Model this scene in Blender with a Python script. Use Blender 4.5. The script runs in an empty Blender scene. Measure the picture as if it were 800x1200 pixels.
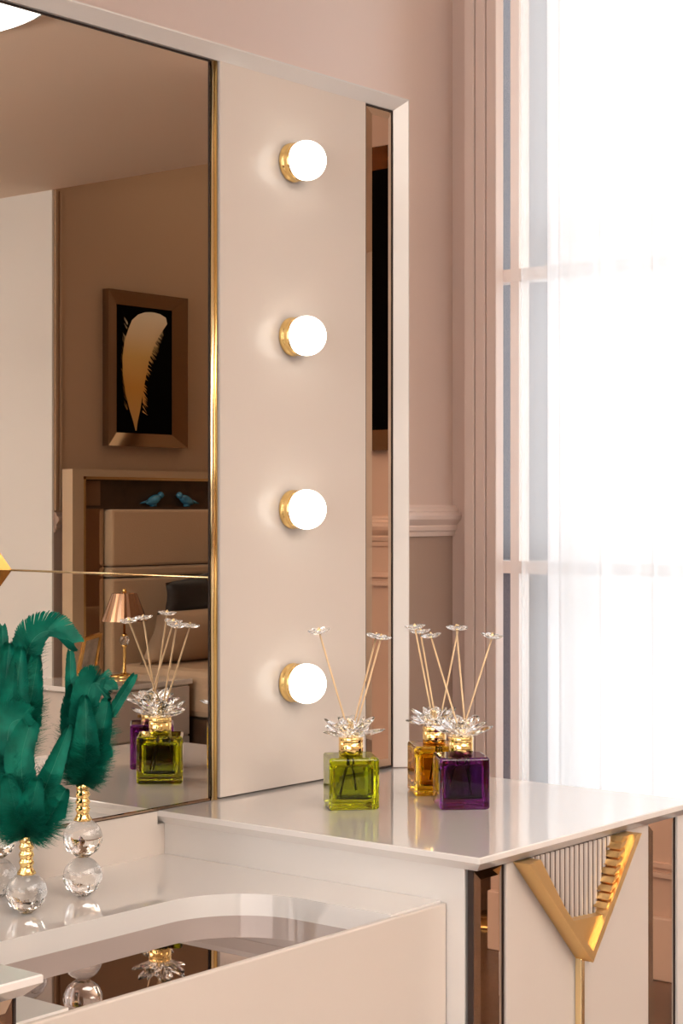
import bpy, bmesh, math, random
from mathutils import Vector, Matrix
random.seed(11)
C = bpy.context.scene.collection
PI = math.pi
V = Vector

# ------------------------------------------------------------------ materials
def mat(name, col, rough=.5, metal=0, coat=0, spec=.5, trans=0, ior=1.5, emit=None, es=0, bump=0, bscale=60, vary=0, vscale=4, sheen=0, aniso=None, sss=0):
    m = bpy.data.materials.new(name); m.use_nodes = True
    nt = m.node_tree; b = nt.nodes['Principled BSDF']; I = b.inputs
    I['Base Color'].default_value = (*col, 1); I['Roughness'].default_value = rough
    I['Metallic'].default_value = metal; I['Coat Weight'].default_value = coat
    I['Coat Roughness'].default_value = .03
    I['Specular IOR Level'].default_value = spec; I['Transmission Weight'].default_value = trans
    I['IOR'].default_value = ior
    if sheen: I['Sheen Weight'].default_value = sheen
    if emit: I['Emission Color'].default_value = (*emit, 1); I['Emission Strength'].default_value = es
    if vary or bump:
        tc = nt.nodes.new('ShaderNodeTexCoord')
    if vary:
        n = nt.nodes.new('ShaderNodeTexNoise'); n.inputs['Scale'].default_value = vscale; n.inputs['Detail'].default_value = 4
        nt.links.new(tc.outputs['Object'], n.inputs['Vector'])
        r = nt.nodes.new('ShaderNodeValToRGB')
        r.color_ramp.elements[0].position = .3; r.color_ramp.elements[1].position = .7
        r.color_ramp.elements[0].color = (*[max(0, c*(1-vary)) for c in col], 1)
        r.color_ramp.elements[1].color = (*[min(1, c*(1+vary)) for c in col], 1)
        nt.links.new(n.outputs['Fac'], r.inputs['Fac']); nt.links.new(r.outputs['Color'], I['Base Color'])
    if bump:
        n = nt.nodes.new('ShaderNodeTexNoise'); n.inputs['Scale'].default_value = bscale; n.inputs['Detail'].default_value = 3
        nt.links.new(tc.outputs['Object'], n.inputs['Vector'])
        bp = nt.nodes.new('ShaderNodeBump'); bp.inputs['Strength'].default_value = bump; bp.inputs['Distance'].default_value = .01
        nt.links.new(n.outputs['Fac'], bp.inputs['Height']); nt.links.new(bp.outputs['Normal'], I['Normal'])
    return m

M = {}
M['lacquer'] = mat('cream_lacquer', (.63, .57, .52), .30, coat=.18, vary=.012, vscale=2)
M['top'] = mat('gloss_white_top', (.79, .755, .73), .07, coat=.7)
M['frame'] = mat('frame_lacquer', (.70, .67, .645), .25, coat=.2)
M['edge'] = mat('dark_edge', (.04, .028, .024), .5, spec=.15)
M['mirror'] = mat('silver_mirror', (.86, .83, .78), .004, metal=1)
M['bronze'] = mat('bronze_mirror', (.52, .37, .27), .012, metal=1)
M['bronze_dark'] = mat('bronze_bevel', (.30, .20, .15), .05, metal=1)
M['picture_bronze'] = mat('picture_bronze', (.34, .23, .14), .06, metal=1)
M['gold'] = mat('polished_gold', (.92, .62, .22), .14, metal=1)
M['gold_pale'] = mat('pale_gold', (.93, .74, .42), .16, metal=1)
M['gold_satin'] = mat('satin_gold', (.92, .64, .29), .42, metal=1, bump=.05, bscale=90)
M['gold_chrome'] = mat('gold_chrome', (.95, .68, .28), .07, metal=1)
M['slat'] = mat('slat_cream', (.72, .66, .62), .3, metal=.3)
M['slat_back'] = mat('slat_backing', (.10, .06, .045), .5)
M['bulb'] = mat('opal_bulb', (1, .98, .94), .25, emit=(1, .95, .85), es=2.5)
M['crystal'] = mat('crystal', (1, 1, 1), 0, trans=1, ior=1.52)
M['petal'] = mat('crystal_petal', (1, 1, 1), 0, trans=1, ior=1.5)
M['green_glass'] = mat('green_glass', (.46, .51, .006), .01, trans=1, ior=1.45)
M['purple_glass'] = mat('purple_glass', (.15, .012, .20), .01, trans=1, ior=1.45)
M['amber_glass'] = mat('amber_glass', (.74, .42, .012), .01, trans=1, ior=1.45)
M['reed'] = mat('reed', (.78, .56, .33), .6, vary=.1, vscale=60)
M['wall'] = mat('wall_rose_paint', (.70, .55, .48), .6, bump=.02, bscale=40)
M['dado'] = mat('dado_paint', (.40, .29, .235), .5)
M['casing'] = mat('casing_paint', (.76, .62, .555), .4)
M['tan'] = mat('bed_wall_paint', (.44, .295, .19), .6, bump=.02, bscale=40)
M['ceil'] = mat('ceiling_paint', (.82, .68, .55), .7)
M['white'] = mat('white_paint', (.80, .78, .75), .6)
M['sash'] = mat('white_sash', (.85, .78, .74), .35)
M['fabric'] = mat('beige_fabric', (.56, .385, .235), .8, bump=.15, bscale=250, sheen=.3)
M['sheet'] = mat('beige_bedding', (.50, .355, .235), .85, bump=.2, bscale=30)
M['black'] = mat('black_satin', (.012, .009, .008), .5, sheen=.2)
M['blackart'] = mat('black_canvas', (.004, .0035, .003), .8, spec=.0)
M['blue'] = mat('blue_glaze', (.05, .25, .42), .2, coat=.5, vary=.3, vscale=30)
M['featherart'] = None
M['darkwood'] = mat('dark_wood', (.06, .032, .018), .35, vary=.3, vscale=12)
M['facade'] = mat('grey_render', (.065, .066, .075), .8)
M['outside'] = mat('outside_dark', (.008, .002, .006), .8)
M['feather'] = mat('green_feather', (.0, .115, .075), .6, spec=.2, vary=.35, vscale=45)
M['quill'] = mat('feather_quill', (.02, .17, .11), .5)
M['photo'] = mat('photo_print', (.5, .45, .40), .3, vary=.4, vscale=20)
M['lampdisc'] = mat('lamp_diffuser', (1, 1, 1), .4, emit=(1, .97, .92), es=2.4)

def curtain_mat(t0, t1):
    m = bpy.data.materials.new('sheer_voile'); m.use_nodes = True
    nt = m.node_tree; nt.nodes.clear()
    o = nt.nodes.new('ShaderNodeOutputMaterial')
    d = nt.nodes.new('ShaderNodeBsdfDiffuse'); d.inputs['Color'].default_value = (.86, .86, .87, 1)
    t = nt.nodes.new('ShaderNodeBsdfTranslucent'); t.inputs['Color'].default_value = (.92, .93, .95, 1)
    tr = nt.nodes.new('ShaderNodeBsdfTransparent')
    a = nt.nodes.new('ShaderNodeMixShader'); a.inputs[0].default_value = .6
    b = nt.nodes.new('ShaderNodeMixShader')
    # weave: voile grows denser when seen edge-on
    lw = nt.nodes.new('ShaderNodeLayerWeight'); lw.inputs['Blend'].default_value = .35
    mr = nt.nodes.new('ShaderNodeMapRange'); mr.inputs['To Min'].default_value = t0; mr.inputs['To Max'].default_value = t1
    nt.links.new(lw.outputs['Facing'], mr.inputs['Value']); nt.links.new(mr.outputs['Result'], b.inputs[0])
    nt.links.new(d.outputs[0], a.inputs[1]); nt.links.new(t.outputs[0], a.inputs[2])
    nt.links.new(a.outputs[0], b.inputs[1]); nt.links.new(tr.outputs[0], b.inputs[2])
    nt.links.new(b.outputs[0], o.inputs[0])
    return m
M['voile'] = curtain_mat(.62, .2); M['dense_voile'] = curtain_mat(.05, .02)

def pane_mat():
    m = bpy.data.materials.new('window_glass'); m.use_nodes = True
    nt = m.node_tree; nt.nodes.clear()
    o = nt.nodes.new('ShaderNodeOutputMaterial')
    g = nt.nodes.new('ShaderNodeBsdfGlossy'); g.inputs['Roughness'].default_value = .02
    t = nt.nodes.new('ShaderNodeBsdfTransparent'); t.inputs['Color'].default_value = (.96, .97, .97, 1)
    f = nt.nodes.new('ShaderNodeMixShader'); f.inputs[0].default_value = .06
    nt.links.new(t.outputs[0], f.inputs[1]); nt.links.new(g.outputs[0], f.inputs[2]); nt.links.new(f.outputs[0], o.inputs[0])
    return m
M['pane'] = pane_mat()

def floor_mat():
    m = mat('dark_planks', (.12, .06, .035), .25)
    nt = m.node_tree; b = nt.nodes['Principled BSDF']
    tc = nt.nodes.new('ShaderNodeTexCoord'); br = nt.nodes.new('ShaderNodeTexBrick')
    br.inputs['Scale'].default_value = 1; br.inputs['Brick Width'].default_value = 1.2; br.inputs['Row Height'].default_value = .13
    br.inputs['Mortar Size'].default_value = .002
    br.inputs['Color1'].default_value = (.16, .085, .05, 1); br.inputs['Color2'].default_value = (.11, .058, .034, 1)
    br.inputs['Mortar'].default_value = (.03, .015, .01, 1)
    n = nt.nodes.new('ShaderNodeTexNoise'); n.inputs['Scale'].default_value = 3; n.inputs['Detail'].default_value = 6
    mp = nt.nodes.new('ShaderNodeMapping'); mp.inputs['Scale'].default_value = (1, 14, 1)
    nt.links.new(tc.outputs['Object'], mp.inputs[0]); nt.links.new(mp.outputs[0], n.inputs['Vector'])
    mx = nt.nodes.new('ShaderNodeMixRGB'); mx.blend_type = 'MULTIPLY'; mx.inputs[0].default_value = .4
    nt.links.new(tc.outputs['Object'], br.inputs['Vector']); nt.links.new(br.outputs['Color'], mx.inputs[1])
    nt.links.new(n.outputs['Fac'], mx.inputs[2]); nt.links.new(mx.outputs[0], b.inputs['Base Color'])
    return m
M['floor'] = floor_mat()

def featherart_mat():                       # the printed plume: white tip, amber lower vane
    m = mat('painted_plume', (.7, .4, .1), .5)
    nt = m.node_tree; b = nt.nodes['Principled BSDF']
    tc = nt.nodes.new('ShaderNodeTexCoord'); sp = nt.nodes.new('ShaderNodeSeparateXYZ')
    r = nt.nodes.new('ShaderNodeValToRGB'); e = r.color_ramp.elements
    e[0].position = 0; e[0].color = (.50, .30, .10, 1)
    e[1].position = 1; e[1].color = (.85, .76, .58, 1)
    a = e.new(.35); a.color = (.62, .30, .05, 1)
    a = e.new(.62); a.color = (.70, .44, .14, 1)
    nt.links.new(tc.outputs['Generated'], sp.inputs[0]); nt.links.new(sp.outputs['Z'], r.inputs[0])
    nt.links.new(r.outputs[0], b.inputs['Base Color'])
    return m
M['featherart'] = featherart_mat()

# ------------------------------------------------------------------ mesh helpers
def obj(name, bm, m, parent=None, loc=None, smooth=False, kind=None, label=None):
    """bm is in world coordinates; loc (or the parent's location) becomes the origin"""
    me = bpy.data.meshes.new(name)
    o = bpy.data.objects.new(name, me)
    org = V(loc) if loc is not None else (V(parent['org']) if parent is not None and 'org' in parent else V((0, 0, 0)))
    bmesh.ops.translate(bm, vec=-org, verts=bm.verts)
    bmesh.ops.recalc_face_normals(bm, faces=bm.faces)
    if smooth:
        for f in bm.faces: f.smooth = True
    bm.to_mesh(me); bm.free()
    for mm in (m if isinstance(m, (list, tuple)) else [m]): me.materials.append(mm)
    C.objects.link(o)
    if parent is not None:
        o.parent = parent
        if 'org' in parent: o['org'] = parent['org']
    else: o.location = org
    if smooth == 'auto':
        me.shade_smooth(); 
    if kind: o['kind'] = kind
    if label: o['label'] = label
    return o
def thing(name, label, cat, loc=(0, 0, 0), group=None):
    o = bpy.data.objects.new(name, None); C.objects.link(o); o.empty_display_size = .05
    o.location = loc; o['org'] = list(loc); o['label'] = label; o['category'] = cat
    if group: o['group'] = group
    return o
def tag(o, label, cat, group=None):
    o['label'] = label; o['category'] = cat
    if group: o['group'] = group
    return o
def box(bm, x0, x1, y0, y1, z0, z1, bev=0, mi=0):
    vs = [bm.verts.new((x, y, z)) for x in (x0, x1) for y in (y0, y1) for z in (z0, z1)]
    fs = [bm.faces.new([vs[i] for i in q]) for q in ((0,1,3,2),(4,6,7,5),(0,4,5,1),(2,3,7,6),(0,2,6,4),(1,5,7,3))]
    for f in fs: f.material_index = mi
    if bev:
        es = list({e for f in fs for e in f.edges})
        bmesh.ops.bevel(bm, geom=es, offset=bev, segments=2, affect='EDGES', profile=.5)
    return bm
def B(*a, **k): return box(bmesh.new(), *a, **k)
def prism(bm, pts, ax, a0, a1, mi=0):
    """pts 2-D polygon in the plane normal to ax (0=x: (y,z); 1=y: (x,z); 2=z: (x,y)), extruded a0..a1"""
    def P(p, a): 
        return (a, p[0], p[1]) if ax == 0 else ((p[0], a, p[1]) if ax == 1 else (p[0], p[1], a))
    v0 = [bm.verts.new(P(p, a0)) for p in pts]; v1 = [bm.verts.new(P(p, a1)) for p in pts]
    n = len(pts); fs = [bm.faces.new(v0), bm.faces.new(v1[::-1])]
    for i in range(n): fs.append(bm.faces.new((v0[i], v1[i], v1[(i+1) % n], v0[(i+1) % n])))
    for f in fs: f.material_index = mi
    return bm
def lathe(bm, prof, origin=(0, 0, 0), axis='z', n=32, mi=0):
    """prof: (r, h) list along the axis"""
    o = V(origin); rings = []
    def P(r, h, a):
        if axis == 'z': return o + V((r*math.cos(a), r*math.sin(a), h))
        return o + V((r*math.cos(a), -h, r*math.sin(a)))       # axis towards -y
    for r, h in prof:
        if r < 1e-6: rings.append([bm.verts.new(P(0, h, 0))])
        else: rings.append([bm.verts.new(P(r, h, 2*PI*k/n)) for k in range(n)])
    for a, b in zip(rings, rings[1:]):
        if len(a) == 1 and len(b) == 1: continue
        for k in range(n):
            k2 = (k+1) % n
            if len(a) == 1: f = bm.faces.new((a[0], b[k], b[k2]))
            elif len(b) == 1: f = bm.faces.new((a[k], a[k2], b[0]))
            else: f = bm.faces.new((a[k], a[k2], b[k2], b[k]))
            f.material_index = mi; f.smooth = True
    for r in (rings[0], rings[-1]):
        if len(r) > 1: bm.faces.new(r).material_index = mi
    return bm
def tube(bm, pts, r, n=8, mi=0):
    pts = [V(p) for p in pts]; rs = r if isinstance(r, (list, tuple)) else [r]*len(pts)
    rings = []
    for i, p in enumerate(pts):
        d = (pts[min(i+1, len(pts)-1)]-pts[max(i-1, 0)]).normalized()
        a = d.cross(V((0, 0, 1)) if abs(d.z) < .9 else V((1, 0, 0))).normalized(); b = d.cross(a)
        rings.append([bm.verts.new(p+(a*math.cos(2*PI*k/n)+b*math.sin(2*PI*k/n))*rs[i]) for k in range(n)])
    for a, b in zip(rings, rings[1:]):
        for k in range(n):
            f = bm.faces.new((a[k], a[(k+1) % n], b[(k+1) % n], b[k])); f.smooth = True; f.material_index = mi
    bm.faces.new(rings[0]); bm.faces.new(rings[-1])
    return bm
def ball(bm, c, r, u=24, v=14, smooth=True, sc=(1, 1, 1)):
    res = bmesh.ops.create_uvsphere(bm, u_segments=u, v_segments=v, radius=r)
    for q in res['verts']: q.co = V((q.co.x*sc[0], q.co.y*sc[1], q.co.z*sc[2]))+V(c)
    for q in res['verts']:
        for f in q.link_faces: f.smooth = smooth
    return bm
def struct(name, bm, m, parent=None):
    o = obj(name, bm, m, parent)
    if parent is None: o['kind'] = 'structure'
    return o

# ------------------------------------------------------------------ the room
HC = 2.53
b = B(-2.3, 7.3, -7.1, 1.45, -.1, 0); struct('floor', b, M['floor'])
b = bmesh.new()
HW = 3.05
box(b, -2.3, 5.04, -7.1, -1.0, HC, HC+.12)                   # flat ceiling
box(b, 5.04, 7.3, -2.12, -1.0, HC, HC+.12)
box(b, -2.3, 7.3, -1.0, 1.45, HW, HW+.1); box(b, -2.3, 7.3, -1.04, -1.0, HC+.12, HW+.1)   # higher by the window
box(b, 5.04, 7.3, -4.1, -2.12, 2.95, 3.05)                  # raised ceiling over the bed alcove
box(b, 5.0, 5.04, -4.0, -2.12, HC+.12, 2.95); box(b, 5.04, 7.3, -2.12, -2.08, HC+.12, 2.95)
struct('ceiling', b, M['ceil'])
b = bmesh.new(); YW = 1.2262
box(b, -2.3, 4.15, YW, YW+.12, 1.16, HW)
wb = struct('wall_back', b, M['wall'])
b = B(-2.3, 4.15, YW, YW+.12, 0, 1.16); struct('wall_back_dado', b, M['dado'], wb)
# chair rail: moulded profile (depth, z) run along the wall
def rail_profile(z):
    return [(0, z-.042), (.007, z-.042), (.009, z-.030), (.014, z-.026), (.016, z-.016), (.014, z-.012), (.022, z-.004),
            (.029, z+.004), (.031, z+.014), (.028, z+.022), (.019, z+.026), (.017, z+.034), (.012, z+.037), (.010, z+.043), (0, z+.043)]
b = prism(bmesh.new(), [(YW-d, z) for d, z in rail_profile(1.1615)], 0, -2.2, 4.03); struct('trim_1', b, M['casing'])
b = B(-2.2, 4.03, YW-.018, YW, 0, .14, bev=.004); struct('baseboard_back', b, M['casing'])
# right wall with the window opening  y -1.20 .. 1.056, z .10 .. 2.45
XW = 4.03; WY0, WY1, WZ0, WZ1 = -1.15, 1.16, .10, 2.92
b = bmesh.new()
box(b, XW, XW+.12, WY1, YW, 0, HW); box(b, XW, XW+.12, WY0, WY1, WZ1, HW); box(b, XW, XW+.12, WY0, WY1, 0, WZ0)
box(b, XW, XW+.22, -2.08, WY0, 1.16, HC)
wr = struct('wall_right', b, M['wall'])
b = B(XW, XW+.22, -2.08, WY0, 0, 1.16); struct('wall_right_dado', b, M['wall'], wr)
b = prism(bmesh.new(), [(XW-d, z) for d, z in rail_profile(1.13)], 1, -2.08, WY0-.13); struct('trim_2', b, M['casing'])
b = bmesh.new(); box(b, XW-.018, XW, -2.08, WY0-.13, 0, .16, bev=.004)
struct('baseboard_right', b, M['casing'])
# raised panel mouldings on the right wall's dado
b = bmesh.new()
for y0, y1 in ((-1.72, -1.36), (-2.04, -1.80)):
    for a in (0, .025):
        box(b, XW-.012, XW, y0+a, y1-a, .26+a, .272+a); box(b, XW-.012, XW, y0+a, y1-a, 1.0-a, 1.012-a)
        box(b, XW-.012, XW, y0+a, y0+a+.012, .26+a, 1.012-a); box(b, XW-.012, XW, y1-a-.012, y1-a, .26+a, 1.012-a)
struct('trim_3', b, M['casing'])
# fluted casing beside the window
def casing(y0, y1):
    pts = [(XW, y0)]; n = 3; w = (y1-y0)/n
    prof = [(XW-.034, y0), ]
    for k in range(n):
        a = y0+k*w
        prof += [(XW-.032, a+.001), (XW-.034, a+.003), (XW-.034, a+w-.0042), (XW-.031, a+w-.0034)]
        if k < n-1: prof += [(XW-.022, a+w-.003), (XW-.022, a+w-.0002)]
    prof += [(XW, y1)]
    prof.pop(0)
    return pts+prof
b = prism(bmesh.new(), casing(1.0580, 1.166), 2, 0, HW); struct('trim_4', b, M['casing'])
b = prism(bmesh.new(), casing(-1.28, -1.152), 2, 0, HC); struct('trim_5', b, M['casing'])
# window: sash frame, muntins and panes
b = bmesh.new(); XS = 4.10
for y0, y1 in ((WY0, WY0+.05), (1.0535, 1.0815)): box(b, XS, XS+.05, y0, y1, WZ0, WZ1)
win = struct('window_1', b, M['sash'])
b = bmesh.new()
for y in (.30, -.42): box(b, XS+.005, XS+.045, y-.02, y+.02, WZ0, WZ1)
for z in (WZ0+.02, 1.034, 1.834, WZ1-.02): box(b, XS-.002, XS+.052, WY0, 1.155, z-.017, z+.017)
struct('window_frame', b, M['sash'], win)
b = B(XS+.02, XS+.026, WY0+.05, 1.155, WZ0, WZ1); struct('window_pane', b, M['pane'], win)
# dark building outside, seen through the gap beside the curtain
nb_ = thing('neighbour_building', 'grey building outside with dark base, in the narrow gap beside the window curtain', 'building', (5.0, 2.4, -.5))
b = prism(bmesh.new(), [(4.96, 1.50), (4.96, 4.2), (6.2, 4.2), (6.2, 2.50)], 2, -.5, 4.4); obj('facade', b, M['facade'], nb_)
b = prism(bmesh.new(), [(4.90, 1.585), (4.90, 4.2), (4.955, 4.2), (4.955, 1.62)], 2, -.5, 1.01); obj('base', b, M['outside'], nb_)
b = prism(bmesh.new(), [(4.88, 1.58), (4.88, 4.2), (4.955, 4.2), (4.955, 1.63)], 2, 1.012, 1.03); obj('sill_band', b, M['facade'], nb_)
# bed alcove: wall behind the bed, side walls, passage wall
b = B(5.05, 7.2, -4.12, -4.0, 1.16, 2.95); wf = struct('wall_front', b, M['tan'])
b = B(5.05, 7.2, -4.12, -4.0, 0, 1.16); struct('wall_front_dado', b, M['dado'], wf)
b = prism(bmesh.new(), [(-4.0+d, z) for d, z in rail_profile(1.14)], 0, 5.05, 7.2); struct('trim_6', b, M['dado'])
b = B(5.052, 5.062, -3.9995, -3.990, 1.19, 2.53); box(b, 5.080, 5.09, -3.9995, -3.992, 1.19, 2.53); struct('trim_7', b, M['tan'])
b = B(5.04, 5.05, -7.0, -4.0, 0, HC); struct('wall_passage', b, M['white'])
b = bmesh.new(); box(b, 7.2, 7.3, -4.1, -2.08, 0, 3.0); box(b, 4.25, 7.3, -2.12, -2.08, 0, HC); struct('wall_alcove', b, M['tan'])
b = B(-2.3, 5.15, -7.1, -7.0, 0, HC); struct('wall_far', b, M['white'])
b = B(-2.3, -2.2, -7.0, YW, 0, HC); struct('wall_left', b, M['white'])

# sheer curtain hung inside the window
def curtain(y0, y1, X, name, label, seed, m):
    rnd = random.Random(seed)
    bm = bmesh.new(); n = int(420*(y1-y0)/2)+24; rows = (3.025, 1.7, .9, .03); vs = []
    ph = [rnd.uniform(0, 6.28) for _ in range(5)]
    for z in rows:
        row = []; t = (3.05-z)/3.05
        for i in range(n+1):
            s = i/n; y = y0+(y1-y0)*s
            q = y*44+ph[0]+.8*math.sin(y*9+ph[1])
            d = (.016+.012*t)*math.sin(q)+.010*math.sin(q*.47+ph[2])+.006*math.sin(q*2.3+ph[3]+t)
            row.append(bm.verts.new((X+d, y+.006*math.sin(q*.9+t*1.5), z)))
        vs.append(row)
    for a, c in zip(vs, vs[1:]):
        for i in range(n): bm.faces.new((a[i], a[i+1], c[i+1], c[i])).smooth = True
    o = obj(name, bm, m, loc=(X, (y0+y1)/2, 0))
    tag(o, label, 'curtain'); return o
curtain(-.985, .853, 3.90, 'sheer_curtain', 'white curtain hanging in soft folds, filling the bright window', 4, M['dense_voile'])
curtain(.70, .940, 3.955, 'sheer_curtain', 'narrow see-through voile strip between the fluted casing and the white curtain', 9, M['voile'])
t = thing('curtain_track', 'slim white track at the ceiling carrying the sheer curtain', 'curtain track', (3.93, 0, 3.03))
b = B(3.885, 3.97, -.99, 1.05, 3.028, 3.05); obj('rail', b, M['sash'], t)

# ------------------------------------------------------------------ dressing table
def slab_outline(x0, x1, y0, y1): return x0, x1, y0, y1
def gloss_slab(x0, x1, y0, y1, z1, th, parent, name='top'):
    """stone-look top: 6 mm upright edge, then undercut to the body"""
    bm = bmesh.new(); e = .007; c = .012
    L = [(x0+.0012, y0+.0012, z1, x1-.0012), (x0, y0, z1-.0012, x1), (x0, y0, z1-e, x1), (x0+c, y0+c, z1-th, x1-c)]
    rings = []
    for a, f, z, bb in L: rings.append([bm.verts.new(p) for p in ((a, f, z), (bb, f, z), (bb, y1, z), (a, y1, z))])
    for p, q in zip(rings, rings[1:]):
        for k in range(4): bm.faces.new((p[k], p[(k+1) % 4], q[(k+1) % 4], q[k]))
    bm.faces.new(rings[0]); bm.faces.new(rings[-1][::-1])
    return obj(name, bm, M['top'], parent)

def bevelled_strip(x0, x1, z0, z1, y, parent, bw=.011, open_bottom=False):
    """bronze mirror strip with ground bevels on all sides, facing -y"""
    bm = bmesh.new(); t = .006
    o = [bm.verts.new(p) for p in ((x0, y, z0), (x1, y, z0), (x1, y, z1), (x0, y, z1))]
    i = [bm.verts.new(p) for p in ((x0+bw, y-t*.45, z0+bw), (x1-bw, y-t*.45, z0+bw), (x1-bw, y-t*.45, z1-bw), (x0+bw, y-t*.45, z1-bw))]
    k_ = [bm.verts.new((v.co.x, y+t, v.co.z)) for v in o]
    bm.faces.new(i)
    for k in range(4):
        bm.faces.new((o[k], o[(k+1) % 4], i[(k+1) % 4], i[k])); bm.faces.new((k_[k], k_[(k+1) % 4], o[(k+1) % 4], o[k]))
    bm.faces.new(k_[::-1])
    s = obj('bronze_strip', bm, M['bronze'], parent)
    g = .0022
    b = bmesh.new()
    for a in ((x0-g, x0, z0-g, z1+g), (x1, x1+g, z0-g, z1+g), (x0, x1, z1, z1+g), (x0, x1, z0-g, z0)):
        box(b, a[0], a[1], y-.001, y+t, a[2], a[3])
    obj('strip_edge', b, M['edge'], s)
    return s

def side_cabinet(sx, label, detail=True):
    """sx=1: right cabinet; its mirror twin uses x -> 2*1.331-x"""
    X = (lambda x: x) if sx > 0 else (lambda x: 2*1.331-x)
    def bx(bm, x0, x1, *a, **k):
        x0, x1 = sorted((X(x0), X(x1))); return box(bm, x0, x1, *a, **k)
    t = thing('side_cabinet', label, 'cabinet', (X(1.91), -.24, 0))
    b = bmesh.new()
    bx(b, 1.666, 2.156, -.478, .03, .07, .782)          # carcass
    bx(b, 1.70, 2.12, -.44, .0, 0, .07)                 # recessed plinth
    bx(b, 2.139, 2.156, -.492, -.478, .07, .782)        # right stile
    obj('body', b, M['frame'], t)
    gloss_slab(*sorted((X(1.653), X(2.168))), -.508, .035, .80, .018, t)
    x = sorted((X(1.6685), X(1.7275))); bevelled_strip(x[0], x[1], .08, .7805, -.488, t)
    x = sorted((X(2.0645), X(2.137))); bevelled_strip(x[0], x[1], .08, .7805, -.488, t)
    # door
    b = bmesh.new(); bx(b, 1.7305, 2.0615, -.492, -.479, .075, .7815, bev=.001)
    d = obj('door', b, M['lacquer'], t)
    # V-shaped pull: two gold arms meeting in a solid point
    y0, y1 = -.492, -.516
    A, Bp, T = (1.7435, .7800), (2.0019, .7800), (1.8836, .6391)
    iA, iB = (1.7755, .7800), (1.9650, .7800); j1, j2 = (1.8445, .6955), (1.9215, .6900)
    b = bmesh.new()
    if sx > 0:
        prism(b, [A, iA, j1, j2, iB, Bp, T], 1, y1+.006, y0)
        # raised outer V-shaped ridge
        prism(b, [A, T, Bp, (Bp[0]-.0125, Bp[1]), (T[0], T[1]+.0137), (A[0]+.0125, A[1])], 1, y1, y1+.0065)
        h = obj('pull_handle', b, M['gold_satin'], d)
        b = bmesh.new(); prism(b, [(1.765, .7800), (1.846, .690), (1.921, .685), (1.975, .7800)], 1, y0-.0015, y0)
        obj('slat_backing', b, M['slat_back'], d)
        for k in range(17):
            x = 1.7795+k*.0109
            zb = .6955+max(0, (1.8445-x))*1.19+max(0, x-1.9215)*2.03
            if x > 1.8445 and x <= 1.9215: zb = .6955-(x-1.8445)*.071
            b = bmesh.new(); prism(b, [(x, y0-.0015), (x+.0008, y0-.0040), (x+.0042, y0-.0040), (x+.0050, y0-.0015)], 2, max(zb-.008, .68), .7800)
            obj('slat', b, M['slat'], d)
        for k in range(8):                               # steps cut into the right arm's inner flank
            z = .7000+k*.0098; x = 1.9215+(z-.69)*.483
            b2 = prism(bmesh.new(), [(x-.007, z-.002), (x+.010, z+.0035), (x+.010, z+.0075), (x-.002, z+.0045)], 1, y1+.003, y0-.002)
            obj('step', b2, M['gold_satin'], d)
        b = bmesh.new(); bx(b, 1.8795, 1.8875, -.502, -.4922, .10, .642, bev=.0012)
        obj('handle_stem', b, M['gold_pale'], d)
    return t
side_cabinet(1, 'cream side cabinet with glossy white top, bronze mirror strips and gold V-shaped door pull')
side_cabinet(-1, 'left twin of the side cabinet, its white top corner at the lower left')

# centre desk with the U-shaped cut-out over a bronze glass shelf
desk = thing('dressing_desk', 'low cream desk between the cabinets with rounded cut-out over bronze glass', 'desk', (1.331, -.22, 0))
ZT, ZG = .742, .7175
X0, X1, YF, YB = .9965, 1.6655, -.4445, -.001
c0, c1, cy, r = 1.095, 1.572, -.205, .105
out = [(X0, YF), (c0, YF)]
for k in range(33): a = PI-PI/2*k/32; out.append((c0+r+r*math.cos(a), cy-r+r*math.sin(a)))
for k in range(33): a = PI/2-PI/2*k/32; out.append((c1-r+r*math.cos(a), cy-r+r*math.sin(a)))
out += [(c1, YF), (X1, YF), (X1, YB), (X0, YB)]
b = prism(bmesh.new(), out, 2, ZG-.001, ZT); o = obj('desktop', b, M['top'], desk)
for f in o.data.polygons:
    f.use_smooth = True
o.data.set_sharp_from_angle(angle=math.radians(20))
b = B(c0-.03, c1+.03, YF+.001, cy+.03, ZG-.006, ZG-.001); obj('glass_shelf', b, mat('shelf_glass', (.40, .30, .27), .012, metal=1), desk)
b = B(X0, X1-.001, -.4535, -.4455, .545, .7405, bev=.0018); obj('drawer_front', b, M['lacquer'], desk)
b = bmesh.new(); box(b, X0, X1, -.443, -.01, .55, .709); obj('drawer_box', b, M['frame'], desk)

# ------------------------------------------------------------------ mirror unit
mu = thing('mirror_unit', 'tall cream framed dressing mirror with gold beading and lit side panels', 'mirror', (1.331, .02, .8))
mu2 = lambda x: 2*1.331-x
XA, XB = .484, 2.1782; ZM0, ZM1 = .8015, 1.8165
b = B(mu2(2.16), 2.16, .004, .036, .8005, 1.812); obj('backboard', b, M['frame'], mu)
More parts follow.
